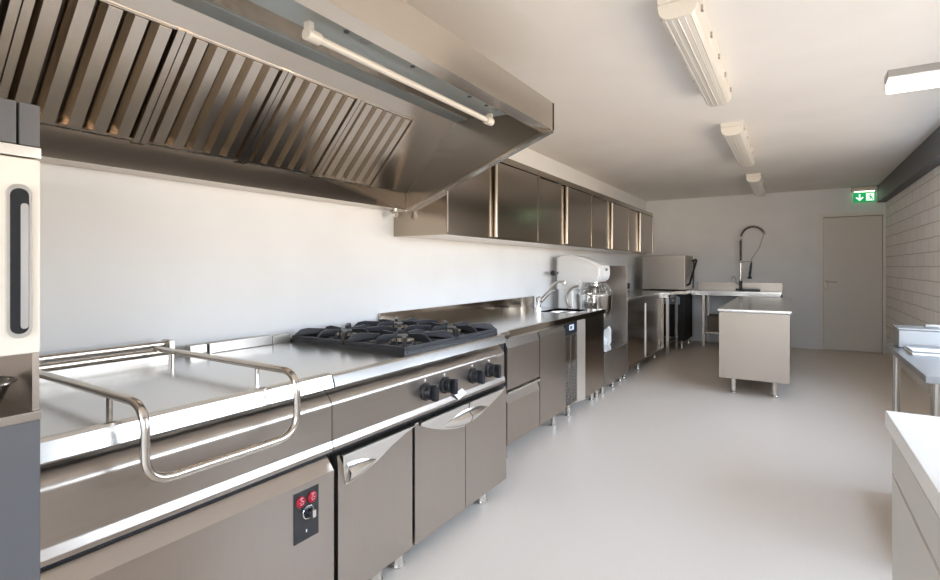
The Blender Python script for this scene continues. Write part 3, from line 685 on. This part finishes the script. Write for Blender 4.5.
obj('running_figure', bm, 'sign_g', brd)

# ------------------------------------------------------------------ tall oven at the left end
ov = thing('deck_oven', 'tall cream fronted oven with narrow dark window at the left end of the line', 'oven', (-1.78, -.06, 0))
OX, OY0, OY1 = -1.33, -.55, .422
bm = B(); box(bm, -2.22, OX, OY0, OY1, .10, .97, .004); obj('base', bm, 'darkg', ov)
bm = B(); box(bm, -2.22, OX+.006, OY0, OY1, .97, .99, .003); obj('shelf_plate', bm, 'steel', ov)
bm = B(); box(bm, -2.22, -1.80, OY0, OY1, .99, 1.11); box(bm, -1.80, OX-.01, OY0, OY0+.02, .99, 1.11); box(bm, -1.80, OX-.01, OY1-.012, OY1, .99, 1.11); obj('niche_wall', bm, 'steel', ov)
bm = B(); box(bm, -2.22, OX, OY0, OY1, 1.11, 1.515, .005); od = obj('oven_front', bm, 'cream', ov)
bm = B(); box(bm, -2.22, OX+.002, OY0, OY1, 1.517, 1.54, .002); obj('trim_strip', bm, 'edge', ov)
bm = B(); box(bm, -2.22, OX-.004, OY0, .383, 1.542, 1.63, .003); box(bm, -2.22, OX-.004, .387, OY1, 1.542, 1.63, .003); obj('vent_module', bm, 'darkg', ov)
def rr(yc, zc, hy, hz, r):
    out = []
    for (sy, sz, a) in ((1,1,0),(-1,1,PI/2),(-1,-1,PI),(1,-1,3*PI/2)):
        out += arc(yc+sy*(hy-r), zc+sz*(hz-r), r, a, a+PI/2, 5)
    return out
bm = B(); prism(bm, rr(.3835,1.302,.0205,.157,.0195), 'X', OX-.001, OX+.010); wf = obj('window_frame', bm, 'chrome', od)
bm = B(); prism(bm, rr(.3835,1.302,.0150,.148,.0145), 'X', OX+.010, OX+.0115); obj('window_glass', bm, 'glass_d', wf)
bm = B(); prism(bm, rr(.391,1.292,.0065,.128,.006), 'X', OX+.0115, OX+.0125); obj('inner_strip', bm, 'midg', wf)
for (x,y) in ((-1.4,-.45),(-1.4,.36),(-2.1,-.45),(-2.1,.36)): foot(ov, x, y, .10)
bo = thing('steel_bowl', 'small steel bowl standing in the open niche of the tall oven', 'bowl', (-1.415, .327, .99))
bm = B(); lathe(bm, [(.035,.9905),(.050,1.003),(.068,1.044),(.075,1.048),(.075,1.051),(.066,1.051),(.047,1.008),(.01,.998)], (-1.415,.327,0), 'Z', 30); obj('bowl_shell', bm, 'chrome', bo)
bm = B(); tube(bm, [(-1.415+.0755*math.cos(2*PI*k/30), .327+.0755*math.sin(2*PI*k/30), 1.050) for k in range(30)], .003, 6, closed=True); obj('rolled_rim', bm, 'chrome', bo)

# ------------------------------------------------------------------ right hand side: counter, table, hanging lamp
wc = thing('white_counter', 'white topped counter with beige front in the near right corner', 'counter', (.68, 1.36, 0))
bm = B(); box(bm, .225, 1.15, .96, 1.755, .0, .86, .003); obj('body', bm, 'beige', wc)
bm = B(); box(bm, .208, 1.155, .945, 1.772, .862, .905, .004); obj('counter_top', bm, 'worktop_w', wc)
bm = B(); box(bm, .219, .226, .97, 1.745, .03, .74, .002); box(bm, .219, .226, .97, 1.745, .75, .84, .002); obj('front_panel', bm, 'beige', wc)
pt = thing('prep_table', 'small steel work table with lower shelf against the white brick wall', 'table', (.8, 3.27, 0))
bm = B(); box(bm, .45, 1.15, 2.75, 3.79, .82, .85, .003); obj('top_slab', bm, 'midg', pt)
for (x,y) in ((.49,3.75),(1.11,3.75),(.49,2.79),(1.11,2.79)):
    bm = B(); tube(bm, [(x,y,0),(x,y,.82)], .018, 14); obj('leg', bm, 'tube', pt)
bm = B(); box(bm, .50, 1.10, 2.80, 3.74, .22, .24); obj('lower_shelf', bm, 'midg', pt)
tr = thing('serving_tray', 'flat pale tray on the work table by the brick wall', 'tray', (.66, 3.50, .85))
bm = B(); box(bm, .50, .82, 3.36, 3.58, .8505, .862, .004); obj('tray_base', bm, 'worktop_w', tr)
bm = B(); tube(bm, fillet([(.505,3.365,.866),(.815,3.365,.866),(.815,3.575,.866),(.505,3.575,.866),(.505,3.365,.866)], .02, 4), .005, 8); obj('tray_rim', bm, 'midg', tr)
gc = thing('food_container', 'grey metal food container with lid on the work table behind the pale tray', 'container', (.62, 3.69, .85))
bm = B(); box(bm, .48, .78, 3.61, 3.77, .8505, .95, .008); obj('container_body', bm, 'midg', gc)
bm = B(); box(bm, .475, .785, 3.605, 3.775, .95, .962, .004); box(bm, .60,.66,3.68,3.70,.962,.98,.004); obj('container_lid', bm, 'midg', gc)
hl = thing('hanging_lamp', 'lit white linear lamp hanging low in front of the brick wall', 'lamp', (.72, 2.4, 1.95))
bm = B(); box(bm, .288, 1.15, 2.37, 2.43, 1.925, 1.965, .004); obj('light_tube', bm, 'lamp_on', hl)
bm = B(); box(bm, .284, 1.152, 2.36, 2.44, 1.966, 1.995, .004); obj('lamp_housing', bm, 'midg', hl)
for x in (.45, 1.05):
    bm = B(); tube(bm, [(x,2.4,1.994),(x,2.4,ZC)], .003, 6); obj('hanging_wire', bm, 'midg', hl)

# ------------------------------------------------------------------ daylight
w = bpy.data.worlds.new('daylight'); bpy.context.scene.world = w; w.use_nodes = True
nt = w.node_tree; N, L = nt.nodes, nt.links; bg = N['Background']
tc = N.new('ShaderNodeTexCoord'); sp = N.new('ShaderNodeSeparateXYZ'); L.new(tc.outputs['Generated'], sp.inputs[0])
cr = N.new('ShaderNodeValToRGB'); mr = N.new('ShaderNodeMapRange'); mr.inputs['From Min'].default_value = -1; mr.inputs['From Max'].default_value = 1
L.new(sp.outputs['Z'], mr.inputs['Value']); L.new(mr.outputs['Result'], cr.inputs['Fac'])
e = cr.color_ramp.elements       # ground below the horizon (darker beside the building), hazy skyline, blue sky
e[0].position = 0; e[0].color = (.20,.165,.13,1)
e[1].position = 1; e[1].color = (.58,.78,1.10,1)
x = e.new(.25); x.color = (.32,.265,.21,1)
x = e.new(.40); x.color = (.74,.61,.485,1)
x = e.new(.48); x.color = (1.15,.95,.75,1)
x = e.new(.52); x.color = (.60,.62,.62,1)
x = e.new(.58); x.color = (.80,.94,1.14,1)
x = e.new(.72); x.color = (.73,.92,1.18,1)
L.new(cr.outputs['Color'], bg.inputs['Color']); bg.inputs['Strength'].default_value = 9.0

sc = bpy.context.scene
sc.view_settings.view_transform = 'Standard'; sc.view_settings.look = 'None'
sc.view_settings.exposure = 0.66; sc.view_settings.gamma = 1; sc.view_settings.use_curve_mapping = False
sc.render.film_transparent = False
sc.cycles.max_bounces = 10; sc.cycles.diffuse_bounces = 6; sc.cycles.glossy_bounces = 6
sc.cycles.sample_clamp_indirect = 6
sc.cycles.use_denoising = True
